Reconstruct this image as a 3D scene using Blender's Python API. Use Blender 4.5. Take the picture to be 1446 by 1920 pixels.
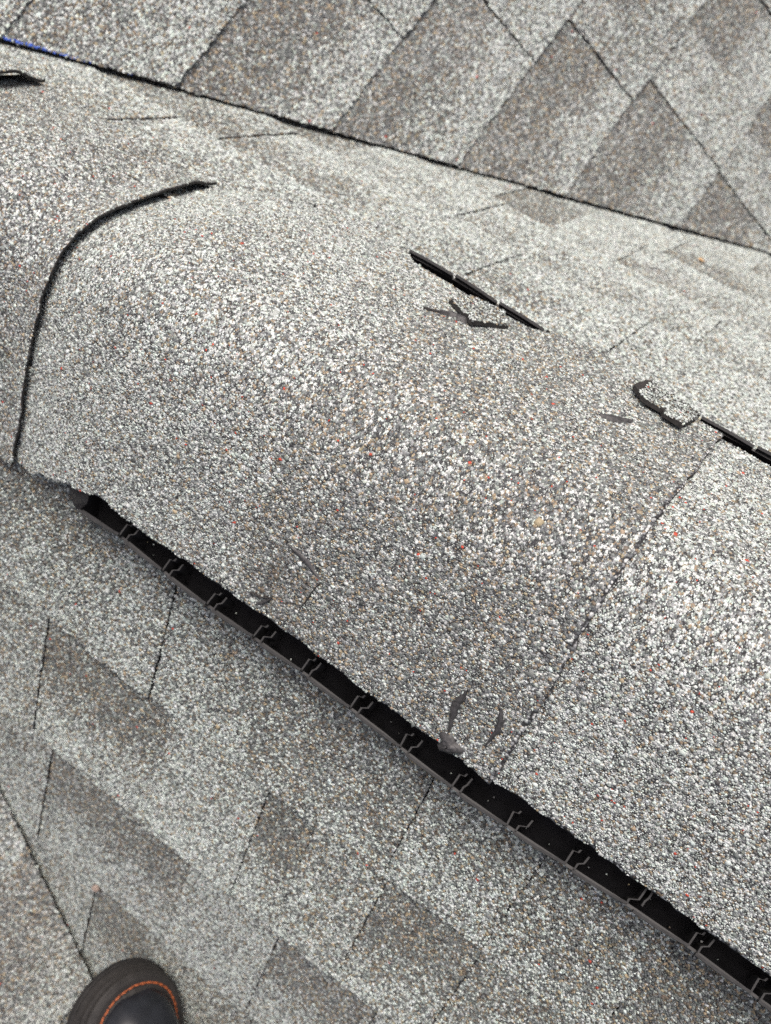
import bpy, math
import numpy as np
from mathutils import Vector, Matrix

# ------------------------------------------------------------------ clear, camera, world, sun, exposure
for o in list(bpy.data.objects):
    bpy.data.objects.remove(o)
scene = bpy.context.scene
col = scene.collection
MM = 0.001

# camera recovered from the vanishing lines of the ridge, the slopes and the valley (millimetres, ridge along X)
CAM_R = np.array([[0.80992575, 0.5716655, -0.13122054], [0.52145827, -0.80423636, -0.28510552], [-0.26851732, 0.16248826, -0.94947144]])
CAM_T = np.array([314.99426807, -140.97312673, 556.1800223])
CAM_F = 1874.374
cam = bpy.data.cameras.new('camera')
cam.sensor_fit = 'HORIZONTAL'
cam.sensor_width = 36.0
cam.lens = CAM_F / 1446.0 * 36.0
cam.clip_start = 0.01
cam.clip_end = 500.0
cam.dof.use_dof = True
cam.dof.focus_distance = 0.60
cam.dof.aperture_fstop = 12.0
camo = bpy.data.objects.new('camera', cam)
col.objects.link(camo)
m = Matrix.Identity(4)
for i in range(3):
    m[i][0] = CAM_R[0][i]; m[i][1] = -CAM_R[1][i]; m[i][2] = -CAM_R[2][i]; m[i][3] = CAM_T[i] * MM
camo.matrix_world = m
scene.camera = camo

SUN = Vector((0.02, 0.26, 0.95)).normalized()
world = bpy.data.worlds.new('World')
scene.world = world
world.use_nodes = True
wn = world.node_tree
sky = wn.nodes.new('ShaderNodeTexSky')
sky.sky_type = 'NISHITA'
sky.sun_disc = False
sky.sun_elevation = math.asin(SUN.z)
sky.sun_rotation = math.atan2(SUN.x, SUN.y)
sky.air_density = 0.6
sky.dust_density = 9.0
sky.ozone_density = 0.3
bg = wn.nodes['Background']
bg.inputs['Strength'].default_value = 0.15
wn.links.new(sky.outputs['Color'], bg.inputs['Color'])
sl = bpy.data.lights.new('sun', 'SUN')
sl.energy = 1.6
sl.angle = math.radians(20.0)
sl.color = (1.0, 0.98, 0.945)
so = bpy.data.objects.new('sun', sl)
col.objects.link(so)
so.rotation_euler = SUN.to_track_quat('Z', 'Y').to_euler()

scene.view_settings.view_transform = 'Standard'
scene.view_settings.look = 'None'
scene.view_settings.gamma = 1.0
scene.view_settings.use_curve_mapping = False
scene.view_settings.exposure = 0.03
scene.render.engine = 'CYCLES'
scene.cycles.use_denoising = False
scene.cycles.max_bounces = 6

# ------------------------------------------------------------------ geometry of the place (mm)
TH, THM = 0.8375028, 0.7395152
W, H, X0 = 152.18, 54.55, -676.29
RIB, PH = 42.2101, -24.5322
S_, C_ = math.sin(TH), math.cos(TH)
SM, CM = math.sin(THM), math.cos(THM)
KV = math.tan(TH) / math.tan(THM)
rng = np.random.default_rng(7)


def sstep(a, b, x):
    t = np.clip((np.asarray(x, float) - a) / (b - a), 0, 1)
    return t * t * (3 - 2 * t)


def hash2(i, j, seed):
    n = (i.astype(np.int64) * 374761393 + j.astype(np.int64) * 668265263 + seed * 144665) & 0x7fffffff
    n = ((n ^ (n >> 13)) * 1274126177) & 0x7fffffff
    return ((n ^ (n >> 16)) & 0xffff) / 65535.0


def vnoise(x, y, sc, seed):
    x = np.asarray(x, float) / sc; y = np.asarray(y, float) / sc
    i = np.floor(x); j = np.floor(y); u = x - i; v = y - j
    u = u * u * (3 - 2 * u); v = v * v * (3 - 2 * v)
    i = i.astype(np.int64); j = j.astype(np.int64)
    return ((hash2(i, j, seed) * (1 - u) + hash2(i + 1, j, seed) * u) * (1 - v) +
            (hash2(i, j + 1, seed) * (1 - u) + hash2(i + 1, j + 1, seed) * u) * v)


def project(P):
    X = (P - CAM_T) @ CAM_R.T
    z = np.maximum(X[:, 2], 1.0)
    return CAM_F * X[:, 0] / z + 723.0, CAM_F * X[:, 1] / z + 960.0


# ------------------------------------------------------------------ materials
def new_mat(name):
    mt = bpy.data.materials.new(name)
    mt.use_nodes = True
    nt = mt.node_tree
    return mt, nt, nt.nodes['Principled BSDF']


def mat_granule():
    mt, nt, p = new_mat('mineral_granule')
    a = nt.nodes.new('ShaderNodeAttribute'); a.attribute_name = 'granule_colour'
    nt.links.new(a.outputs['Color'], p.inputs['Base Color'])
    p.inputs['Roughness'].default_value = 0.62
    p.inputs['Specular IOR Level'].default_value = 0.45
    return mt


def mat_sheet(name, light):
    """asphalt sheet with pressed-in granules: 3D voronoi cells give the grains where no grain is modelled"""
    mt, nt, p = new_mat(name)
    L = nt.links.new
    geo = nt.nodes.new('ShaderNodeNewGeometry')
    vo = nt.nodes.new('ShaderNodeTexVoronoi'); vo.inputs['Scale'].default_value = 430.0
    L(geo.outputs['Position'], vo.inputs['Vector'])
    sep = nt.nodes.new('ShaderNodeSeparateColor'); L(vo.outputs['Color'], sep.inputs['Color'])
    cr = nt.nodes.new('ShaderNodeValToRGB'); cr.color_ramp.interpolation = 'CONSTANT'
    e = cr.color_ramp.elements
    e[0].position = 0.0; e[0].color = (0.05, 0.05, 0.055, 1)
    e[1].position = 0.2; e[1].color = (0.15, 0.16, 0.17, 1)
    for pos, c in ((0.45, (0.30, 0.23, 0.16, 1)), (0.55, (0.33, 0.34, 0.35, 1)), (light, (0.68, 0.70, 0.69, 1))):
        n = e.new(pos); n.color = c
    L(sep.outputs[0], cr.inputs['Fac'])
    mx = nt.nodes.new('ShaderNodeMix'); mx.data_type = 'RGBA'
    mx.inputs[7].default_value = (0.03, 0.03, 0.032, 1)
    mr = nt.nodes.new('ShaderNodeMapRange'); mr.inputs[1].default_value = 0.45; mr.inputs[2].default_value = 0.75
    L(vo.outputs['Distance'], mr.inputs[0]); L(mr.outputs[0], mx.inputs[0]); L(cr.outputs['Color'], mx.inputs[6])
    L(mx.outputs[2], p.inputs['Base Color'])
    bp = nt.nodes.new('ShaderNodeBump'); bp.inputs['Strength'].default_value = 0.8; bp.inputs['Distance'].default_value = 0.0012
    bp.invert = True
    L(vo.outputs['Distance'], bp.inputs['Height']); L(bp.outputs['Normal'], p.inputs['Normal'])
    p.inputs['Roughness'].default_value = 0.8
    return mt


def mat_plain(name, c, rough, noise=0.0, scale=200.0, bump=0.0, spec=0.5):
    mt, nt, p = new_mat(name)
    L = nt.links.new
    p.inputs['Roughness'].default_value = rough
    p.inputs['Specular IOR Level'].default_value = spec
    geo = nt.nodes.new('ShaderNodeTexCoord')
    ns = nt.nodes.new('ShaderNodeTexNoise'); ns.inputs['Scale'].default_value = scale; ns.inputs['Detail'].default_value = 6
    L(geo.outputs['Object'], ns.inputs['Vector'])
    cr = nt.nodes.new('ShaderNodeValToRGB')
    cr.color_ramp.elements[0].position = 0.3; cr.color_ramp.elements[1].position = 0.72
    cr.color_ramp.elements[0].color = tuple(v * (1 - noise) for v in c) + (1,)
    cr.color_ramp.elements[1].color = tuple(min(1, v * (1 + noise)) for v in c) + (1,)
    L(ns.outputs['Fac'], cr.inputs['Fac']); L(cr.outputs['Color'], p.inputs['Base Color'])
    if bump:
        bp = nt.nodes.new('ShaderNodeBump'); bp.inputs['Strength'].default_value = 0.6; bp.inputs['Distance'].default_value = bump
        L(ns.outputs['Fac'], bp.inputs['Height']); L(bp.outputs['Normal'], p.inputs['Normal'])
    return mt


M_GRAN = mat_granule()
M_SHEET = mat_sheet('granulated_asphalt', 0.72)
M_EDGE = mat_plain('asphalt_edge', (0.031, 0.029, 0.028), 0.85, 0.4, 500, 0.0006)
M_TAR = mat_plain('bare_asphalt', (0.055, 0.054, 0.056), 0.55, 0.35, 400, 0.0005)
M_PLAST = mat_plain('black_plastic', (0.011, 0.011, 0.013), 0.5, 0.35, 120)
M_SCUFF = mat_plain('scuffed_plastic', (0.020, 0.020, 0.021), 0.6, 0.35, 250)
M_BLUE = mat_plain('blue_chalk', (0.06, 0.14, 0.62), 0.9, 0.4, 600)
M_DECK = mat_sheet('roof_field_granules', 0.74)
M_GRASS = mat_plain('lawn', (0.06, 0.09, 0.035), 0.9, 0.5, 2.0)
M_OUTSOLE = mat_plain('outsole_rubber', (0.014, 0.013, 0.013), 0.75, 0.4, 150, 0.0006)
M_SOLE = mat_plain('dusty_sole_rubber', (0.025, 0.023, 0.022), 0.66, 0.3, 90, 0.0004)
M_LEATHER = mat_plain('oiled_leather', (0.016, 0.018, 0.023), 0.36, 0.35, 60, 0.0003)
M_STITCH = mat_plain('orange_thread', (0.36, 0.09, 0.025), 0.75, 0.4, 700, 0.0004)
M_PEBBLE = mat_plain('pebble_stone', (0.30, 0.235, 0.20), 0.8, 0.3, 300)
M_LEAF = mat_plain('orange_leaf', (0.46, 0.29, 0.14), 0.8, 0.3, 300)


# ------------------------------------------------------------------ object helpers
def tag(o, label=None, cat=None, group=None, kind=None):
    if label: o['label'] = label
    if cat: o['category'] = cat
    if group: o['group'] = group
    if kind: o['kind'] = kind
    return o


def empty(name, loc=(0, 0, 0)):
    o = bpy.data.objects.new(name, None)
    o.location = Vector(loc) * MM
    o.empty_display_size = 0.02
    col.objects.link(o)
    return o


def link(name, me, parent, mats):
    for mt in mats:
        me.materials.append(mt)
    o = bpy.data.objects.new(name, me)
    col.objects.link(o)
    if parent is not None:
        o.parent = parent
        l = parent
        off = Vector((0, 0, 0))
        while l is not None:
            off += l.location
            l = l.parent
        o.location = -off      # vertices are in world millimetres
    return o


def mesh(name, verts, faces, parent, mats, fmat=None, smooth=False):
    me = bpy.data.meshes.new(name)
    me.from_pydata([tuple(float(c) * MM for c in v) for v in verts], [], faces)
    if fmat is not None:
        me.polygons.foreach_set('material_index', fmat)
    if smooth:
        me.polygons.foreach_set('use_smooth', [True] * len(me.polygons))
    me.update()
    return link(name, me, parent, mats)


# colour of the mineral grains: (linear rgb, share in the light blend, share in the dark blend, share in the tan cap blend)
PAL = [((0.615, 0.645, 0.615), 0.45, 0.05, 0.15),
       ((0.42, 0.44, 0.415), 0.22, 0.10, 0.15),
       ((0.215, 0.225, 0.215), 0.18, 0.25, 0.31),
       ((0.132, 0.139, 0.137), 0.06, 0.24, 0.20),
       ((0.072, 0.071, 0.070), 0.02, 0.09, 0.05),
       ((0.37, 0.295, 0.20), 0.05, 0.09, 0.13),
       ((0.165, 0.132, 0.10), 0.02, 0.18, 0.01)]
PC = np.array([p[0] for p in PAL]) * np.array([0.945, 0.995, 1.0])
PS = [np.cumsum(np.array([p[k] for p in PAL]) / sum(p[k] for p in PAL)) for k in (1, 2, 3)]


def grain_colours(tone, tan=None, red=0.0):
    n = len(tone)
    r = rng.random(n)
    pick = np.where(rng.random(n) < tone, 1, 0)
    if tan is not None:
        pick = np.where((pick == 1) & (rng.random(n) < tan), 2, pick)
    idx = np.zeros(n, int)
    for k in range(3):
        s = pick == k
        idx[s] = np.minimum(np.searchsorted(PS[k], r[s]), len(PAL) - 1)
    c = PC[idx] * rng.uniform(0.78, 1.22, (n, 1)) * rng.uniform(0.96, 1.04, (n, 3))
    if red > 0:
        s = rng.random(n) < red
        c[s] = np.array([0.55, 0.085, 0.05]) * rng.uniform(0.6, 1.1, (s.sum(), 1))
    return np.clip(c, 0, 1)


def granules(name, P, N, size, colr, parent, lo=False):
    """real grains: one faceted chip each (5 quads), joined into one part of kind stuff"""
    n = len(P)
    if n == 0:
        return None
    up = np.where(np.abs(N[:, 2:3]) < 0.9, [[0, 0, 1.0]], [[1.0, 0, 0]])
    T = np.cross(up, N); T /= np.linalg.norm(T, axis=1, keepdims=True)
    B = np.cross(N, T)
    a0 = rng.uniform(0, 2 * np.pi, n)
    hgt = size * (rng.uniform(0.16, 0.40, n) if lo else rng.uniform(0.20, 0.48, n))
    tilt = rng.normal(0, 0.20, (n, 2))
    V = np.zeros((n, 8, 3))
    ecc = rng.uniform(0.62, 1.0, n)
    for k in range(4):
        a = a0 + k * np.pi / 2 + rng.normal(0, 0.2, n)
        r = size * rng.uniform(0.78, 1.25, n)
        cu = np.cos(a) * r; cv = np.sin(a) * r * ecc
        V[:, k] = P + T * cu[:, None] + B * cv[:, None] - N * 0.5
        ru = rng.uniform(0.6, 0.88, n)
        hh = hgt + ru * (cu * tilt[:, 0] + cv * tilt[:, 1])
        V[:, 4 + k] = P + T * (cu * ru)[:, None] + B * (cv * ru)[:, None] + N * hh[:, None]
    if lo:            # far grains: a four-sided chip with an off-centre peak
        V = np.concatenate([V[:, :4], V[:, 4:].mean(1, keepdims=True) * 0.55 + V[:, 4:5] * 0.45], 1)
        quad = np.array([[0, 1, 4], [1, 2, 4], [2, 3, 4], [3, 0, 4]])
    else:
        quad = np.array([[0, 1, 5, 4], [1, 2, 6, 5], [2, 3, 7, 6], [3, 0, 4, 7], [4, 5, 6, 7]])
    nv = V.shape[1]; nf, fl = quad.shape
    idx = (quad[None] + (np.arange(n) * nv)[:, None, None]).reshape(-1)
    me = bpy.data.meshes.new(name)
    me.vertices.add(n * nv); me.loops.add(n * nf * fl); me.polygons.add(n * nf)
    me.vertices.foreach_set('co', (V.reshape(-1) * MM).astype(np.float32))
    me.loops.foreach_set('vertex_index', idx.astype(np.int32))
    me.polygons.foreach_set('loop_start', np.arange(0, n * nf * fl, fl, dtype=np.int32))
    ca = me.color_attributes.new('granule_colour', 'FLOAT_COLOR', 'POINT')
    c4 = np.ones((n, nv, 4), np.float32); c4[:, :, :3] = colr[:, None, :]
    ca.data.foreach_set('color', c4.reshape(-1))
    me.update(calc_edges=True)
    o = link(name, me, parent, [M_GRAN])
    o['kind'] = 'stuff'
    return o


def hexgrid(a0, a1, b0, b1, sp):
    """jittered hexagonal packing"""
    nb = int((b1 - b0) / (sp * 0.866)) + 2; na = int((a1 - a0) / sp) + 2
    A, Bq = np.meshgrid(np.arange(na), np.arange(nb))
    a = a0 + (A + 0.5 * (Bq % 2)) * sp; b = b0 + Bq * sp * 0.866
    a = a.ravel() + rng.normal(0, sp * 0.2, a.size); b = b.ravel() + rng.normal(0, sp * 0.2, b.size)
    return a, b


def in_view(P, mg=0.05):
    u, v = project(P)
    return (u > -1446 * mg) & (u < 1446 * (1 + mg)) & (v > -1920 * mg) & (v < 1920 * (1 + mg))


# ------------------------------------------------------------------ roof slopes
class Slope:
    def __init__(s, o, da, dD, n):
        s.o, s.da, s.dD, s.n = (np.array(v, float) for v in (o, da, dD, n))

    def P(s, a, D, off):
        a, D, off = np.broadcast_arrays(np.asarray(a, float), np.asarray(D, float), np.asarray(off, float))
        return s.o + a[..., None] * s.da + D[..., None] * s.dD + off[..., None] * s.n


NEAR = Slope((0, 0, 0), (1, 0, 0), (0, -C_, -S_), (0, -S_, C_))
FAR = Slope((0, 0, 0), (1, 0, 0), (0, C_, -S_), (0, S_, C_))
MAIN = Slope((X0, 0, 0), (0, 1, 0), (CM, 0, -SM), (SM, 0, CM))


def clip(poly, n, c):
    out = []
    for i in range(len(poly)):
        p, q = poly[i], poly[(i + 1) % len(poly)]
        dp = n[0] * p[0] + n[1] * p[1] - c; dq = n[0] * q[0] + n[1] * q[1] - c
        if dp <= 0: out.append(p)
        if (dp < 0 < dq) or (dq < 0 < dp):
            t = dp / (dp - dq); out.append((p[0] + t * (q[0] - p[0]), p[1] + t * (q[1] - p[1])))
    return out


def inside(poly, a, D):
    r = np.zeros(len(a), bool)
    j = len(poly) - 1
    for i in range(len(poly)):
        (xi, yi), (xj, yj) = poly[i], poly[j]
        if yi != yj:
            r ^= ((yi > D) != (yj > D)) & (a < (xj - xi) * (D - yi) / (yj - yi) + xi)
        j = i
    return r


def ragged(poly, step, amp, seed):
    out = []
    for i in range(len(poly)):
        p = np.array(poly[i]); q = np.array(poly[(i + 1) % len(poly)])
        L = np.linalg.norm(q - p); k = max(1, int(L / step))
        nn = np.array([-(q - p)[1], (q - p)[0]]) / max(L, 1e-6)
        for t in range(k):
            f = t / k
            w = 0.0 if t == 0 else (hash2(np.array([t + 31 * i]), np.array([seed]), 3)[0] - 0.5) * 2 * amp
            out.append(tuple(p + (q - p) * f + nn * w))
    return out


piece_no = [0]


def shingle(slope, parent, a0, a1, D0, D1, raised, tone, band, clips, base, step, sp, gsize, hide=None, thick=4.2, tan=0.0, lo=False, fade=0.0, lift=2.2, bs=1.0, dt=0.0):
    """one visible shingle tab: a wedge slab in (a, D) with grains on it"""
    piece_no[0] += 1
    sd = piece_no[0]
    top = D0 - 14.0
    gap = 0.45
    poly = [(a0 + gap, top), (a1 - gap, top), (a1 - gap, D1), (a0 + gap, D1)]
    for n, c in clips:
        poly = clip(poly, n, c)
        if len(poly) < 3: return
    area = 0.5 * abs(sum(poly[i][0] * poly[i - 1][1] - poly[i - 1][0] * poly[i][1] for i in range(len(poly))))
    if area < 150: return
    wob = rng.uniform(-0.5, 0.7)
    up = (lift if raised else 0.0) + base

    def off(a, D):
        return up + 0.4 + (step + wob) * (np.asarray(D) - D0) / (D1 - D0) + 1.2 * (vnoise(a, D, 90, 5) - 0.5)
    rp = ragged(poly, 7.0, 0.55 + 0.6 * fade, sd)
    A = np.array([p[0] for p in rp]); D = np.array([p[1] for p in rp])
    n = len(rp)
    Vt = slope.P(A, D, off(A, D) - 0.8); Vb = slope.P(A, D, off(A, D) - thick)
    if not in_view(Vt, 0.9).any():
        return
    faces = [list(range(n)), list(range(2 * n - 1, n - 1, -1))]
    for i in range(n):
        j = (i + 1) % n
        faces.append([i, n + i, n + j, j])
    # outward orientation of the top does not matter for the two-sided shader
    o = mesh('shingle', list(Vt) + list(Vb), faces, parent, [M_SHEET, M_EDGE], [0, 1] + [1] * n)
    ga, gD = hexgrid(min(A), max(A), min(D), max(D), sp)
    k = inside(rp, ga, gD)
    k &= gD > D0 - 6
    if hide is not None: k &= ~hide(ga, gD)
    ga, gD = ga[k], gD[k]
    P = slope.P(ga, gD, off(ga, gD))
    k = in_view(P); ga, gD, P = ga[k], gD[k], P[k]
    if len(P) == 0: return
    q = gD - D0
    reach = 1.0 + 0.35 * fade
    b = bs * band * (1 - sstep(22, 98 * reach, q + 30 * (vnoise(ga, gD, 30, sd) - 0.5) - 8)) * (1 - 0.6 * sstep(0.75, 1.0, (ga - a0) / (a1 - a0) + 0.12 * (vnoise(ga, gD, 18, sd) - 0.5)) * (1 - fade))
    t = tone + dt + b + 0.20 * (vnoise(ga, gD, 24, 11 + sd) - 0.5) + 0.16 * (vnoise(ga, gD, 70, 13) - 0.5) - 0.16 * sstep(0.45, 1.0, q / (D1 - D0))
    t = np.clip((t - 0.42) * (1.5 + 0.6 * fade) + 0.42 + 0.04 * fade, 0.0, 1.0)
    # grains stop at the tab sides, where a narrow gap parts the pieces
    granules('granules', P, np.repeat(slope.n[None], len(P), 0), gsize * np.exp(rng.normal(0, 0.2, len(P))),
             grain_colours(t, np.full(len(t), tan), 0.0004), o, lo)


def course(slope, parent, D0, D1, breaks, a_end, **kw):
    for i, (a, raised, tone, band) in enumerate(breaks):
        e = breaks[i + 1][0] if i + 1 < len(breaks) else a_end
        shingle(slope, parent, a, e, D0, D1, raised, tone, band, **kw)


def random_breaks(a0, a1, lo, hi):
    out = []; a = a0; r = rng.random() < 0.5
    while a < a1:
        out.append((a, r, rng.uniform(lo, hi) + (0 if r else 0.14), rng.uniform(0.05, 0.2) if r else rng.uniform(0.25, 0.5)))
        a += rng.uniform(70, 170); r = not r
    return out


def deck(slope, parent, poly, off, name='roof_deck'):
    V = [slope.P(p[0], p[1], off) for p in poly]; V2 = [slope.P(p[0], p[1], off - 14) for p in poly]
    n = len(poly)
    f = [list(range(n)), list(range(2 * n - 1, n - 1, -1))] + [[i, n + i, n + (i + 1) % n, (i + 1) % n] for i in range(n)]
    mesh(name, V + V2, f, parent, [M_DECK])


# --- gable slope on the photographer's side
near = empty('gable_roof_slope')
tag(near, 'grey shingled roof slope below the ridge vent where the boot stands', 'roof slope', 'slopes of the small gable')
TOPCUT = ((0.0, -1.0), -120.0)
vN = ((-1.0, C_ * KV), -X0 + 3.0)          # up to the valley
nkw = dict(lo=False, dt=0.09, clips=[vN, TOPCUT], base=3.0, step=2.6, sp=2.05, gsize=1.2, hide=lambda a, D: (a > -50) & (D < 205))
course(NEAR, near, 60, 196, [(-620, True, .4, .2), (-250, False, .45, .3), (-60, True, .4, .1), (200, False, .4, .1)], 760, **nkw)
course(NEAR, near, 196, 356, [(-560, True, .35, .2), (-190, False, .42, .2), (-62, True, .34, .0), (10, False, .30, .0), (108, True, .58, .0),
                              (252, False, .34, .0), (343, True, .46, .0), (440, False, .68, .1), (560, True, .4, .1)], 760, **nkw)
course(NEAR, near, 356, 520, [(-430, False, .35, .2), (-215, True, .36, .1), (-110, False, .30, .62), (36, True, .22, .0), (139, False, .40, .45),
                              (187, True, .36, .0), (257, False, .42, .50), (345, True, .38, .1), (425, False, .6, .2), (560, True, .4, .2)], 760, **nkw)
nkw['lo'] = True
course(NEAR, near, 520, 672, [(-300, False, .4, .2), (-190, True, .30, .0), (-86, False, .32, .58), (92, True, .20, .0), (196, False, .34, .62),
                              (303, True, .22, .0), (425, False, .5, .3), (540, True, .3, .1)], 760, **nkw)
course(NEAR, near, 672, 830, [(-150, True, .30, .0), (-4, False, .46, .45), (82, True, .34, .1), (205, False, .45, .5), (310, True, .25, .1), (430, False, .5, .3)], 760, **nkw)
course(NEAR, near, 830, 985, random_breaks(-40, 760, .25, .45), 760, **nkw)
course(NEAR, near, 985, 1140, random_breaks(100, 760, .25, .45), 760, **nkw)
deck(NEAR, near, [(X0 + 112 * C_ * KV, 112), (3000, 112), (3000, 3500), (X0 + 3500 * C_ * KV, 3500)], -2.0)

# --- gable slope beyond the ridge
far = empty('gable_roof_slope')
tag(far, 'pale shingled roof slope between the far vent edge and the valley line', 'roof slope', 'slopes of the small gable')
fkw = dict(clips=[vN, TOPCUT], base=3.0, step=2.6, sp=2.45, gsize=1.45, lo=True, lift=1.4, bs=0.7, hide=lambda a, D: (a > -50) & (D < 185))
course(FAR, far, 60, 150, [(-640, True, .4, .2), (-330, False, .4, .2), (-100, True, .4, .1), (300, False, .4, .1)], 720, **fkw)
course(FAR, far, 150, 300, [(-600, True, .35, .2), (-298, False, .34, .0), (-180, True, .35, .0), (-62, False, .4, .1), (70, True, .3, .1),
                            (170, False, .26, .1), (300, True, .24, .1), (420, False, .3, .2)], 720, **fkw)
course(FAR, far, 300, 445, [(-520, True, .5, .3), (-256, False, .28, .60), (-95, True, .22, .1), (27, False, .28, .3), (112, True, .15, .1), (170, False, .20, .15),
                            (229, True, .14, .12), (330, False, .3, .3), (450, True, .2, .1)], 720, **fkw)
course(FAR, far, 445, 590, [(-430, False, .6, .2), (-215, True, .18, .2), (-60, False, .2, .3), (49, True, .16, .42), (215, False, .16, .4), (330, True, .16, .2), (470, False, .2, .3)], 720, **fkw)
course(FAR, far, 590, 735, [(-300, True, .3, .1), (-82, False, .72, .2), (-4, True, .14, .1), (80, False, .22, .45), (230, True, .14, .2), (380, False, .2, .3)], 720, **fkw)
course(FAR, far, 735, 880, random_breaks(-200, 720, .12, .25), 720, **fkw)
course(FAR, far, 880, 1030, random_breaks(-60, 720, .12, .25), 720, **fkw)
deck(FAR, far, [(X0 + 112 * C_ * KV, 112), (3000, 112), (3000, 3500), (X0 + 3500 * C_ * KV, 3500)], -2.0)

# --- main roof that both gable slopes die into, cut along the valleys
main = empty('main_roof_slope', (X0, 0, 0))
tag(main, 'main roof slope of brown and grey laminated shingles above the cut valley line', 'roof slope')
cut = CM / KV
mkw = dict(clips=[((-1.0, cut), -3.5)], base=15.5, step=3.4, thick=9.5, sp=2.6, gsize=1.55, lo=True, fade=1.0, lift=2.6)
course(MAIN, main, 120, 265, [(60, True, .35, .1), (235, False, .4, .4), (420, True, .3, .1)], 620, **mkw)
course(MAIN, main, 265, 409, [(130, True, .30, .25), (348, False, .30, .1), (470, True, .3, .1)], 720, **mkw)
course(MAIN, main, 409, 560, [(180, False, .30, .50), (482, True, .42, .0), (640, False, .4, .3)], 820, **mkw)
course(MAIN, main, 560, 700, [(260, False, .26, .46), (594, True, .32, .0), (740, False, .4, .3)], 920, **mkw)
course(MAIN, main, 700, 835, [(340, False, .34, .42), (670, True, .46, .0), (803, False, .30, .1), (900, True, .3, .2)], 1050, **mkw)
course(MAIN, main, 835, 1000, [(420, False, .34, .56), (712, True, .28, .0), (808, False, .26, .62), (925, True, .35, .1)], 1120, **mkw)
course(MAIN, main, 1000, 1150, [(500, False, .45, .42), (712, True, .26, .0), (790, False, .32, .5), (930, True, .3, .1)], 1200, **mkw)
course(MAIN, main, 1150, 1300, [(560, False, .4, .45), (717, True, .28, .0), (850, False, .3, .4)], 1250, **mkw)
course(MAIN, main, 1300, 1450, [(640, True, .3, .2), (760, False, .3, .4)], 1300, **mkw)
mkl = dict(clips=[((1.0, cut), -5.0)], base=17.0, step=3.4, thick=10.5, sp=2.2, gsize=1.3, lo=True, fade=1.0, lift=2.6)  # darker grain tones here stand in for the standing person's shade
course(MAIN, main, 610, 770, [(-760, True, .6, .3), (-545, False, .6, .4)], -300, **mkl)
course(MAIN, main, 770, 925, [(-860, False, .5, .3), (-635, True, .42, .4)], -420, **mkl)
course(MAIN, main, 925, 1080, [(-900, True, .6, .3), (-700, False, .62, .35)], -500, **mkl)
course(MAIN, main, 1080, 1230, [(-980, True, .5, .3), (-760, False, .5, .3)], -560, **mkl)
for sgn in (1, -1):
    deck(MAIN, main, [(0, 0), (sgn * 3500 * cut, 3500), (sgn * 4200, 3500), (sgn * 4200, -1500), (0, -1500)], 3.0)

# blue chalk left on the cut edge of the valley
D = rng.uniform(150, 372, 270); D = D[rng.random(len(D)) < np.where(D > 345, .25, np.where(D > 300, .7, 1.0))]
a = D * cut + np.abs(rng.normal(0, 1.1, len(D))) + 1.0
P = MAIN.P(a + 2.5, D, 18.3 + rng.uniform(0, 0.8, len(D)))
cc = np.array([0.07, 0.16, 0.66]) * rng.uniform(0.5, 1.3, (len(D), 1))
ch = granules('chalk_line', P, np.repeat(MAIN.n[None], len(P), 0), np.full(len(P), 1.25), np.clip(cc, 0, 1), main)
tag(ch, 'blue chalk line on the cut shingle edge at the valley')

ground = mesh('lawn', [(-60000, -60000, -6500), (60000, -60000, -6500), (60000, 60000, -6500), (-60000, 60000, -6500)], [[0, 1, 2, 3]], None, [M_GRASS])
ground['kind'] = 'structure'

# ------------------------------------------------------------------ ridge: vent and cap shingles
RR, PHI = 60.0, 0.80
EZ = -W * math.tan(TH) + H


def prof_left(x, y):
    zc = -48.0 + 26.0 * (1 - sstep(-265, -165, x))
    return zc - (np.sqrt(np.asarray(y, float) ** 2 + RR * RR) - RR) * math.tan(TH) * 0.97


def prof(y):
    return EZ + (math.sqrt(W * W + RR * RR) - np.sqrt(np.asarray(y, float) ** 2 + RR * RR)) * math.tan(PHI)


def dprof(y):
    return -np.asarray(y, float) / np.sqrt(np.asarray(y, float) ** 2 + RR * RR) * math.tan(PHI)


def gone(x):          # 0 over the vent, 1 where the caps lie straight on the roof
    return 1 - sstep(-200, -62, x)


def ridge_pt(x, y, off):
    """point over the ridge profile, off mm along the profile normal"""
    x, y, off = np.broadcast_arrays(np.asarray(x, float), np.asarray(y, float), np.asarray(off, float))
    g = gone(x)
    s = dprof(y) * (1 - g) - g * y / np.sqrt(y * y + RR * RR) * math.tan(TH) * 0.97; L = np.sqrt(1 + s * s)
    return np.stack([x, y - s / L * off, prof(y) * (1 - g) + prof_left(x, y) * g + off / L], -1), np.stack([0 * x, -s / L, 1 / L], -1)


vent = empty('ridge_vent', (200, 0, -110))
tag(vent, 'black plastic ridge vent under granule coated cap shingles along the ridge', 'ridge vent')

FAR_X = [-500, -360, -165, -120, -62, 10, 26, 60, 108, 138, 150, 189, 215, 235, 330, 700]
FAR_Y = [118, 124, 125, 138, 164, 168, 151, 147, 143.5, 146.5, 158, 164, 156, 145, 144.5, 144.5]
NEAR_X = [-500, -165, -131, -93, -56, 700]
NEAR_Y = [150, 150, 149, 144, 136.5, 137.5]


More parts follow.
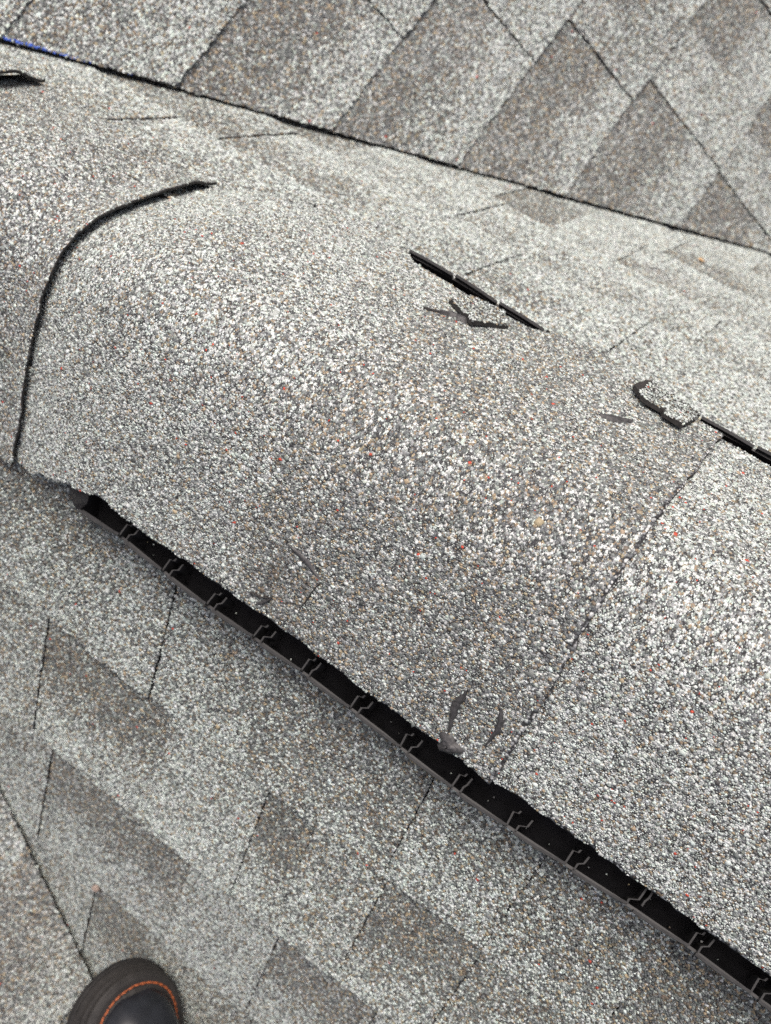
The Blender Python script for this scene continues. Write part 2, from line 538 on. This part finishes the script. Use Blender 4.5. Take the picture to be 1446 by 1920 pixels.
def cap(xl, xr, lift_end, curl, tone_fn, tan, label, hide_left, bump_amp=1.0, seam=0.0):
    nx = max(8, int((xr - xl) / 6)); ny = 100
    xs = np.linspace(xl, xr, nx + 1)
    V = []; F = []; FM = []

    def off(x, y):
        x = np.asarray(x, float); y = np.asarray(y, float)
        o = -3.0 + lift_end * ((x - xl) / (xr - xl)) ** 1.4
        return o + curl(x, y) + bump_amp * 2.2 * (vnoise(x, y, 60, 21) - 0.5)

    def edge(x):
        yn = -np.interp(x, NEAR_X, NEAR_Y) + 2.2 * (vnoise(x, 0 * x, 17, 31) - 0.5) + 1.5 * (vnoise(x, 0 * x, 5, 32) - 0.5)
        yf = np.interp(x, FAR_X, FAR_Y) + 2.0 * (vnoise(x, 0 * x, 13, 33) - 0.5)
        return yn, yf

    def xend(y):       # slightly wavy cut end
        return 2.2 * (vnoise(y, 0 * y, 40, 41 + int(xr)) - 0.5) + 2.6 * (vnoise(y, 0 * y, 7, 42) - 0.5)
    X = np.repeat(xs[:, None], ny + 1, 1)
    yn, yf = edge(xs)
    tt = np.linspace(0, 1, ny + 1)
    Y = yn[:, None] + (yf - yn)[:, None] * tt[None]
    X[-1] += xend(Y[-1])
    Pt, _ = ridge_pt(X, Y, off(X, Y)); Pb, _ = ridge_pt(X, Y, off(X, Y) - 2.7)
    V = np.concatenate([Pt.reshape(-1, 3), Pb.reshape(-1, 3)]); n1 = (nx + 1) * (ny + 1)
    g = lambda i, j: i * (ny + 1) + j
    for i in range(nx):
        for j in range(ny):
            F.append([g(i, j), g(i + 1, j), g(i + 1, j + 1), g(i, j + 1)]); FM.append(0)
            F.append([n1 + g(i, j), n1 + g(i, j + 1), n1 + g(i + 1, j + 1), n1 + g(i + 1, j)]); FM.append(1)
    for i in range(nx):
        for j, fl in ((0, 0), (ny, 1)):
            q = [g(i, j), n1 + g(i, j), n1 + g(i + 1, j), g(i + 1, j)]
            F.append(q[::-1] if fl else q); FM.append(1)
    for j in range(ny):
        for i, fl in ((0, 1), (nx, 0)):
            q = [g(i, j), n1 + g(i, j), n1 + g(i, j + 1), g(i, j + 1)]
            F.append(q[::-1] if fl else q); FM.append(1)
    o = mesh('cap_shingle', V, F, vent, [M_SHEET, M_EDGE], FM, smooth=True)
    if label: o['label'] = label
    # grains
    sp = 1.53
    arc = np.linspace(-175, 175, 4001); yy = arc
    sl_ = np.concatenate([[0], np.cumsum(np.sqrt(np.diff(yy) ** 2 + np.diff(prof(yy)) ** 2))])
    gx, gs = hexgrid(max(xl, hide_left), xr + 1.5, 0, sl_[-1], sp)
    gy = np.interp(gs, sl_, yy)
    e0, e1 = edge(gx)
    bare = 0.3 + seam * (0.5 + 2.2 * vnoise(gy, gx * 0, 14, 61)) ; worn = 3.0 * sstep(280, 330, gx) * (vnoise(gx, gx * 0, 9, 63) > 0.55)
    k = (gy > e0 + 0.1 + worn * rng.random(len(gx))) & (gy < e1 - 0.1) & (gx < xr + xend(gy) - bare) & (gx > hide_left + 1.2 * seam)
    gx, gy = gx[k], gy[k]
    P, N = ridge_pt(gx, gy, off(gx, gy))
    k = in_view(P); gx, gy, P, N = gx[k], gy[k], P[k], N[k]
    t = tone_fn(gx, gy) + 0.30 * (vnoise(gx, gy, 17, 51) - 0.5) + 0.26 * (vnoise(gx, gy, 45, 52) - 0.5)
    granules('granules', P, N, 0.90 * np.exp(rng.normal(-0.03, 0.30, len(P))), grain_colours(np.clip(t, 0, 1), tan(gx, gy) if callable(tan) else np.full(len(t), tan), 0.0032), o)
    return o, off


zero = lambda x, y: 0 * x
# from the main roof towards the camera: each cap lies over the next one to the right
cap(-545, -335, 5.0, lambda x, y: 11 * sstep(-385, -335, x) * (1 - 0.9 * sstep(98, 122, y)), lambda x, y: 0.42 + 0 * x, 0.3, None, -545)
c1, off1 = cap(-360, -155, 4.5, lambda x, y: (3.2 + 4.2 * vnoise(y, 0 * y, 60, 91)) * sstep(-207, -155, x) * (1 - 0.9 * sstep(104, 125, y)) * (0.45 + 0.55 * sstep(-80, 20, y)), lambda x, y: 0.52 + 0 * x, 0.25,
               'brownish cap shingle with a lifted curved end casting a dark gap', -352)
c2, off2 = cap(-178, 76, 0.1, zero, lambda x, y: 0.18 + 0.26 * sstep(20, 90, x + 20 * (vnoise(x, y, 40, 77) - .5)), 0.6, 'pale speckled cap shingle beside the lifted curved edge', -167)
def patch(x, y):      # scuffed square on the middle cap
    return sstep(88, 95, x) * (1 - sstep(122, 131, x)) * sstep(-136, -130, y) * (1 - sstep(-97, -90, y))


c3, off3 = cap(66, 290, 4.0, zero, lambda x, y: 0.98 - 0.20 * sstep(20, 140, y) - 0.25 * sstep(-112, -140, y) * sstep(130, 150, x) + 0.4 * patch(x, y), lambda x, y: 0.85 - 0.8 * patch(x, y), 'darker tan and grey cap shingle with red specks in the middle', 74, seam=1.0)
c4, off4 = cap(276, 720, 3.0, zero, lambda x, y: 0.05 + 0.1 * sstep(380, 480, x), 0.4, 'whitest cap shingle at the lower right', 289)

# vent body under the caps
xs = [-66, 800]
ys = np.linspace(-133, 133, 41)
V = []; F = []
for x in xs:
    for y in ys: V.append(ridge_pt(x, y, -8.5)[0])
for x in xs:
    for y in ys: V.append(ridge_pt(x, y, -11.0)[0])
n = len(ys)
for j in range(n - 1):
    F += [[j, n + j, n + j + 1, j + 1], [2 * n + j, 2 * n + j + 1, 3 * n + j + 1, 3 * n + j]]
F += [[0, 2 * n, 3 * n, n], [n - 1, 2 * n - 1, 4 * n - 1, 3 * n - 1]]
mesh('vent_top', V, F, vent, [M_PLAST])


def deckz(y):
    return -abs(y) * math.tan(TH)


LIPN_X = [-66, -24, 13, 55, 84, 143, 213, 225, 269, 311, 346, 394, 437, 479, 800]
LIPN_Y = [148.5, 147.5, 150, 151.5, 151, 150.5, 152.5, 153.5, 155, 154.5, 153, 150.5, 149.5, 150.5, 151]
LIPF_X = [-66, 19, 59, 103, 151, 200, 259, 325, 800]
LIPF_Y = [152, 155, 156, 152, 150, 149, 148.5, 150.5, 150.5]


def lip_y(side, x):
    return np.interp(x, LIPN_X, LIPN_Y) if side < 0 else np.interp(x, LIPF_X, LIPF_Y)


def sunk(side, x):     # where the far cap edge droops over the baffle and hides it
    return 10.0 * float(max(1 - sstep(10, 19, x), sstep(146, 154, x) * (1 - sstep(222, 232, x)))) if side > 0 else 0.0


def strip(name, pts, parent, mat, closed=True):
    """sweep: pts = list of cross-sections, each a list of 3D points"""
    m_ = len(pts[0]); V = [p for s in pts for p in s]; F = []
    for i in range(len(pts) - 1):
        for j in range(m_):
            k = (j + 1) % m_
            F.append([i * m_ + j, i * m_ + k, (i + 1) * m_ + k, (i + 1) * m_ + j])
    F.append(list(range(m_ - 1, -1, -1))); F.append([(len(pts) - 1) * m_ + j for j in range(m_)])
    return mesh(name, V, F, parent, [mat])


for side in (-1, 1):
    # floor of the air slot and the outer baffle wall down to the flange
    sec = []
    for x in np.linspace(-66, 800, 60):
        y1 = float(lip_y(side, x)); z1 = float(prof(y1)) - sunk(side, x)
        sec.append([(x, side * 70, deckz(70) + 16), (x, side * (y1 - 2), deckz(y1) + 24), (x, side * (y1 - 1.2), z1 - 5), (x, side * (y1 + 0.6), z1 - 5),
                    (x, side * (y1 + 0.4), deckz(y1) + 16), (x, side * (y1 + 1), deckz(y1 + 1) + 12), (x, side * (y1 + 1), deckz(y1 + 1) + 6), (x, side * 70, deckz(70) + 7)])
    strip('vent_baffle', sec, vent, M_PLAST)
    i = 0
    edges = [-66] + [PH + RIB * k for k in range(0, 19)]
    for k in range(len(edges) - 1):
        xa = edges[k] + (0 if k == 0 else (3.2 if side < 0 else 1.2)); xb = edges[k + 1] - (2.8 if side < 0 else 1.0)
        sec = []
        for x in np.linspace(xa, xb, 7):
            bow = 0.7 * math.sin(math.pi * (x - xa) / (xb - xa)) + 0.9 - 1.5 * (x - xa) / (xb - xa)
            y1 = float(lip_y(side, x)) + bow; z1 = float(prof(y1)) + 0.5 * math.sin(3.1 * k) - sunk(side, x)
            sec.append([(x, side * (y1 - 1.0), z1), (x, side * (y1 + (0.7 if side < 0 else 1.6)), z1 - (0.3 if side < 0 else 0.8)), (x, side * (y1 + 1.1), z1 - 5.2), (x, side * (y1 - 0.8), z1 - 5.2)])
        strip('baffle_lip', sec, vent, M_SCUFF)
    for k in range(0, 19):
        x = PH + RIB * k
        yl = float(lip_y(side, x)); zl = float(prof(yl)) - sunk(side, x)
        j1, j2, j3 = rng.normal(0, 0.8, 3)
        if side > 0: zl -= 12.0
        flip = k in (10,)
        sh = [[(-2.6, 0.6), (-2.4 + j1, 10.0), (0.8 + j1, 10.8), (1.4 + j1, 13)], [(4.0, 0.8), (4.0, 4.8), (7.2 + j2, 7.2), (7.8 + j2, 12.5)]]
        if flip:
            sh = [[(-2.0, 0.5), (-2.4, 3.6), (2.6, 6.6), (3.0, 15)], [(6.0, 4.5), (6.0, 8), (7.0, 11), (7.0, 15)]]
        for pl in sh:
            sec = []
            for (dx, dy) in pl:
                zt = zl - 1.6 + 0.12 * dy + 0.3 * j3
                y = side * (yl - dy)
                sec.append([(x + dx - 0.6, y, zt), (x + dx + 0.6, y, zt), (x + dx + 0.7, y, zt - 17), (x + dx - 0.7, y, zt - 17)])
            strip('rib', sec, vent, M_SCUFF)
# loose grains that fell into the slot
gx = rng.uniform(-50, 500, 24); gy = lip_y(-1, gx) - rng.uniform(2, 11, 24)
P = np.stack([gx, -gy, -gy * math.tan(TH) + 24.5 + 0 * gx], 1)
granules('loose_grains', P, np.repeat(NEAR.n[None], 24, 0), rng.uniform(0.5, 0.9, 24), grain_colours(np.full(24, 0.8)), vent)
# end plug where the vent stops short of the main roof
for side in (-1, 1):
    y1 = 148.5
    V = [(-66, side * 80, float(prof(80)) - 14), (-66, side * (y1 - 6), float(prof(y1)) - 5), (-66, side * (y1 + 1), float(prof(y1)) - 1), (-66, side * (y1 + 1), deckz(y1) + 8), (-66, side * 80, deckz(80) + 9),
         (-90, side * 80, deckz(80) + 26), (-88, side * (y1 - 8), deckz(y1 - 8) + 36), (-84, side * (y1 + 0.5), deckz(y1 + 2) + 34), (-84, side * (y1 + 0.5), deckz(y1) + 8), (-90, side * 80, deckz(80) + 8)]
    F = [[0, 1, 6, 5], [1, 2, 7, 6], [2, 3, 8, 7], [0, 1, 2, 3, 4], [5, 6, 7, 8, 9], [3, 4, 9, 8], [0, 4, 9, 5]]
    mesh('end_plug', V, F, vent, [M_PLAST])


# bare asphalt scars and cracks on the caps
def smear(parent, off, path, widths, hgt, mat, name='asphalt_scar', label=None, rough=1.1):
    path = np.array(path, float); m_ = len(path)
    tt = np.linspace(0, m_ - 1, 22)
    cx = np.interp(tt, range(m_), path[:, 0]); cy = np.interp(tt, range(m_), path[:, 1]); cw = np.interp(tt, range(m_), widths)
    d = np.stack([np.gradient(cx), np.gradient(cy)], 1); d /= np.linalg.norm(d, axis=1, keepdims=True) + 1e-9
    V = []; F = []
    for i in range(len(tt)):
        for q in (-1, -0.5, 0, 0.5, 1):
            w_ = cw[i] * q * (1 + rough * (rng.random() - 0.5))
            x = cx[i] - d[i, 1] * w_; y = cy[i] + d[i, 0] * w_ * 0.8
            h_ = hgt * (1 - q * q) + rng.uniform(0, 0.25)
            V.append(ridge_pt(x, y, off(x, y) + 0.25 + h_)[0])
    for i in range(len(tt) - 1):
        for q in range(4):
            F.append([i * 5 + q, (i + 1) * 5 + q, (i + 1) * 5 + q + 1, i * 5 + q + 1])
    o = mesh(name, V, F, parent, [mat], smooth=True)
    if label: o['label'] = label


smear(c3, off3, [(220, 96), (229, 100), (239, 107)], [0.8, 4.4, 0.8], 1.9, M_TAR)
smear(c3, off3, [(248, -100), (246.5, -108), (246.5, -114), (250, -127)], [0.6, 2.6, 3.0, 0.6], 2.0, M_TAR)
smear(c3, off3, [(271, -97), (275, -104), (276, -109), (274, -120)], [0.6, 2.0, 2.2, 0.5], 2.0, M_TAR)
smear(c3, off3, [(100, -90), (108, -91), (117, -93), (130, -96.5)], [0.4, 1.7, 2.0, 0.4], 1.2, M_TAR)
smear(c3, off3, [(131, -98), (128, -105), (127, -110), (124, -120)], [0.6, 0.3, 0.7, 0.2], 0.9, M_EDGE, 'crack')
smear(c3, off3, [(93, -133), (99, -128), (103, -123)], [0.4, 1.6, 0.6], 1.6, M_TAR)
smear(c3, off3, [(86, -128), (95, -127), (103, -123)], [0.3, 0.7, 0.5], 1.6, M_EDGE, 'crack')
smear(c3, off3, [(84, 108), (91, 113), (100, 114), (108, 119)], [0.5, 2.2, 3.4, 1.2], 3.0, M_TAR, rough=1.2)
smear(c3, off3, [(66 + 8, 104), (80, 107), (86, 110)], [0.3, 0.8, 0.9], 1.8, M_EDGE, 'crack')

# lump of asphalt on the near cap edge
V = []; F = []
nu, nv = 16, 8
for i in range(nu):
    for j in range(nv + 1):
        a = 2 * math.pi * i / nu; r = j / nv
        rr = r * (1 + 0.25 * math.sin(3 * a + 1) + 0.18 * math.sin(5 * a))
        x = 254 + 8.5 * rr * math.cos(a); y = -133.5 + 5.5 * rr * math.sin(a)
        hh = 4.0 * (1 - r ** 2.2) * (0.65 + 0.5 * rng.random()) - 0.6 * (r > 0.9)
        V.append(ridge_pt(x, y, float(off3(x, y)) + 0.6 + hh)[0])
for i in range(nu):
    k = (i + 1) % nu
    for j in range(nv):
        F.append([i * (nv + 1) + j, k * (nv + 1) + j, k * (nv + 1) + j + 1, i * (nv + 1) + j + 1])
mesh('asphalt_lump', V, F, c3, [M_TAR], smooth=True)


# ------------------------------------------------------------------ scraps of shingle lying on the cap
def scrap(name, outline, off, lift_fn, label, tone, bare_fn=None):
    cx = sum(p[0] for p in outline) / len(outline); cy = sum(p[1] for p in outline) / len(outline)
    root = empty(name, tuple(float(v) for v in ridge_pt(cx, cy, float(off(cx, cy)))[0]))
    tag(root, label, 'shingle scrap', 'shingle scraps at the far vent edge')
    rp = ragged(outline, 3.0, 0.7, 5 + int(cx))
    A = np.array([p[0] for p in rp]); Y = np.array([p[1] for p in rp]); n = len(rp)
    top = lambda x, y: off(x, y) + 4.8 + lift_fn(x, y)
    # grid of rings from the middle so that the curl shows
    rings = [0.0, 0.35, 0.7, 1.0]
    V = []; F = []; FM = []
    for lay in (0, -3.4):
        for r in rings[1:]:
            x = cx + (A - cx) * r; y = cy + (Y - cy) * r
            V += list(ridge_pt(x, y, top(x, y) + lay)[0])
        V.append(ridge_pt(cx, cy, float(top(cx, cy)) + lay)[0])
    q = 3 * n + 1
    for b, fm in ((0, 0), (q, 1)):
        for i in range(n):
            j = (i + 1) % n
            F.append([b + i, b + j, b + 3 * n]); FM.append(fm)
            for r in range(2):
                F.append([b + r * n + i, b + (r + 1) * n + i, b + (r + 1) * n + j, b + r * n + j]); FM.append(fm)
    for i in range(n):
        j = (i + 1) % n
        F.append([2 * n + i, q + 2 * n + i, q + 2 * n + j, 2 * n + j]); FM.append(1)
    mesh('scrap_sheet', V, F, root, [M_EDGE, M_EDGE], FM)
    gx, gy = hexgrid(A.min(), A.max(), Y.min(), Y.max(), 1.6)
    k = inside(rp, gx, gy)
    if bare_fn is not None: k &= ~bare_fn(gx, gy)
    gx, gy = gx[k], gy[k]
    P, N = ridge_pt(gx, gy, top(gx, gy))
    granules('granules', P, N, 1.0 * np.exp(rng.normal(0, 0.2, len(P))), grain_colours(np.full(len(P), tone), np.full(len(P), .5), 0.004), root)
    return root


scrap('shingle_scrap', [(80, 124), (109, 110), (126, 130), (113, 144), (86, 142)], off3, lambda x, y: 2.2 * (1 - sstep(111, 128, y)) - 1.2,
      'wide granule coated scrap with a lifted edge below the first far vent opening', 0.30)
scrap('shingle_scrap', [(223, 136), (226, 148), (232, 154), (271, 146), (267, 121), (252, 122), (250, 126), (236, 126)], off3, lambda x, y: 3.0 * (1 - sstep(122, 140, y)) - 0.8 + 2.0 * (1 - sstep(224, 240, x)),
      'narrow whitish scrap with a dark curled end beside the right far vent opening', 0.0, lambda x, y: (x < 229.5) | ((x > 247) & (x < 251.5) & (y < 129)))

# ------------------------------------------------------------------ work boot standing in the near valley, toe towards the ridge
fn = np.array([0.79, 0.27, 0.55]); fn /= np.linalg.norm(fn)          # sole tilted into the valley
fu = np.array([-0.51, 0.79, 0.35]); fu -= fn * (fu @ fn); fu /= np.linalg.norm(fu)
fv = np.cross(fu, fn)
BSC = 0.77
BT = np.array([59.5, -495.0, -486.6]) - fn * 2.0       # toe tip


def bpt(u, v, w_):
    return BT + (fu * u + fv * v + fn * w_) * BSC


boot = empty('work_boot', tuple(float(v) for v in bpt(-190, 0, 0)))
tag(boot, 'dark leather work boot with orange welt stitching at the lower left corner', 'boot')
OU = np.array([0, -4, -14, -32, -60, -105, -150, -200, -260, -320, -360, -385, -392])
OWID = np.array([0, 24, 44, 62, 74, 79, 76, 66, 58, 60, 52, 30, 0])


def outline(inset, n=96):
    """closed outline of the sole moved inwards by inset"""
    t = np.linspace(0, 1, 200)
    uu = np.concatenate([[0], np.interp(np.linspace(0, len(OU) - 1, 400), range(len(OU)), OU)])
    ww = np.concatenate([[0], np.interp(np.linspace(0, len(OU) - 1, 400), range(len(OU)), OWID)])
    k = np.ones(25) / 25
    us = np.convolve(np.pad(uu, 12, 'edge'), k, 'valid'); ws = np.convolve(np.pad(ww, 12, 'reflect', reflect_type='odd'), k, 'valid')
    U = np.concatenate([us, us[::-1]]); Vv = np.concatenate([ws * 1.03, -ws[::-1] * 0.97])
    L = np.concatenate([[0], np.cumsum(np.hypot(np.diff(U), np.diff(Vv)))])
    tt = np.linspace(0, L[-1], n, endpoint=False)
    u = np.interp(tt, L, U); v = np.interp(tt, L, Vv)
    du = np.roll(u, -1) - np.roll(u, 1); dv = np.roll(v, -1) - np.roll(v, 1); l = np.hypot(du, dv) + 1e-9
    return u + dv / l * (-inset) * -1 * (1 if True else 0) * SGN, v - du / l * (-inset) * -1 * SGN


SGN = 1.0
u0, v0 = outline(0.0); u1, v1 = outline(5.0)
if np.ptp(v1) > np.ptp(v0): SGN = -1.0


def loft(name, rings, parent, mat, cap_top=True, cap_bot=True, smooth=True):
    n = len(rings[0]); V = [p for r in rings for p in r]; F = []
    for i in range(len(rings) - 1):
        for j in range(n):
            k = (j + 1) % n
            F.append([i * n + j, i * n + k, (i + 1) * n + k, (i + 1) * n + j])
    if cap_bot: F.append(list(range(n - 1, -1, -1)))
    if cap_top: F.append([(len(rings) - 1) * n + j for j in range(n)])
    return mesh(name, V, F, parent, [mat], smooth=smooth)


def ring(inset, w_, rise=0.0):
    u, v = outline(inset)
    return [bpt(a, b, w_ + rise * float(sstep(-60, 0, a))) for a, b in zip(u, v)]


loft('outsole', [ring(5, 0, 5), ring(1, 3, 5), ring(-1.5, 6, 5), ring(-1.5, 14, 4), ring(0, 15, 4)], boot, M_OUTSOLE, smooth=False)
loft('midsole', [ring(1.0, 15.2, 4), ring(0.2, 17, 4), ring(0.6, 26, 3), ring(4.5, 27, 3), ring(4.6, 30.0, 3), ring(1.2, 31, 3), ring(2.0, 36, 2), ring(6.0, 37, 2), ring(6.2, 40, 2), ring(2.6, 41.2, 2), ring(4.0, 45, 1), ring(7, 47, 0)],
     boot, M_SOLE, smooth=False)
loft('welt', [ring(5, 46, 0), ring(6, 48.5, 0), ring(9, 49.6, 0), ring(20, 50.4, 0), ring(23, 53, 0), ring(25.5, 53.5, 0), ring(28.5, 50, 0)], boot, M_SOLE, cap_bot=False, smooth=False)
# upper: toe cap and vamp as a dome over the inset outline
V = []; F = []
NU, NV = 40, 28
us = np.concatenate([-26 - (np.linspace(0, 1, 20) ** 2) * 58, np.linspace(-90, -215, 21)])
ou, ov = outline(25.5, 400)
for u in us:
    k = np.abs(ou - u) < 4.0
    hw = np.abs(ov[k]).max() if k.any() else 4.0
    if u > -28: hw = min(hw, 22)
    q = min(1.0, max(0.0, (-u - 26) / 78.0))
    Hh = 60 * math.sqrt(1 - (1 - q) ** 2) + 0.30 * max(0, -u - 100)
    for s in np.linspace(-1, 1, NV + 1):
        w_ = 50 + Hh * (max(0.0, 1 - abs(s) ** 2.8)) ** 0.52
        V.append(bpt(u, s * hw, w_))
for i in range(len(us) - 1):
    for j in range(NV):
        F.append([i * (NV + 1) + j, (i + 1) * (NV + 1) + j, (i + 1) * (NV + 1) + j + 1, i * (NV + 1) + j + 1])
mesh('toe_cap', V, F, boot, [M_LEATHER], smooth=True)
rings = []
for w_, uc, ru, rv in ((46, -292, 86, 48), (80, -290, 86, 50), (120, -288, 82, 50), (170, -292, 74, 52), (240, -300, 68, 56), (330, -304, 70, 60), (338, -304, 66, 56), (300, -304, 62, 52)):
    rings.append([bpt(uc + ru * math.cos(t), rv * math.sin(t), w_) for t in np.linspace(0, 2 * math.pi, 40, endpoint=False)])
loft('boot_shaft', rings, boot, M_LEATHER, cap_top=True, cap_bot=True)
# orange stitches along the welt
su, sv = outline(16.0, 900)
Ls = np.concatenate([[0], np.cumsum(np.hypot(np.diff(su), np.diff(sv)))])
s = 0.0
while s < Ls[-1]:
    e = s + rng.uniform(8.0, 9.6)
    u = np.interp([s, (s + e) / 2, e], Ls, su); v = np.interp([s, (s + e) / 2, e], Ls, sv)
    if u[1] > -175:
        sec = []
        for q in range(3):
            c = bpt(u[q], v[q], 50.6 + (1.3 if q == 1 else 0.4))
            d = bpt(u[2], v[2], 0) - bpt(u[0], v[0], 0); d /= np.linalg.norm(d)
            side = np.cross(d, fn)
            r = 1.15 if q == 1 else 0.8
            sec.append([c + side * r, c + fn * r, c - side * r, c - fn * r])
        strip('stitch', sec, boot, M_STITCH)
    s = e + 1.4


# ------------------------------------------------------------------ small loose things
def lump(name, slope, a, D, off, size, mat, label, cat, flat=0.7):
    V = []; F = []
    n1, n2 = 9, 6
    c = slope.P(a, D, off)
    for i in range(n2 + 1):
        th = math.pi * i / n2
        for j in range(n1):
            ph = 2 * math.pi * j / n1
            r = size * (0.85 + 0.3 * rng.random())
            V.append(c + r * (slope.da * math.sin(th) * math.cos(ph) + slope.dD * math.sin(th) * math.sin(ph) * 0.8) + slope.n * r * flat * (math.cos(th) + 0.6))
    for i in range(n2):
        for j in range(n1):
            k = (j + 1) % n1
            F.append([i * n1 + j, i * n1 + k, (i + 1) * n1 + k, (i + 1) * n1 + j])
    o = mesh(name, V, F, None, [mat])
    tag(o, label, cat)


lump('pebble', NEAR, 0, 668, 8.5, 4.6, M_PEBBLE, 'small pinkish pebble on the shingles above the boot', 'pebble')
lump('leaf_scrap', FAR, 136, 793, 7.0, 4.2, M_LEAF, 'tiny orange leaf scrap on the pale slope near the valley line', 'leaf', 0.35)
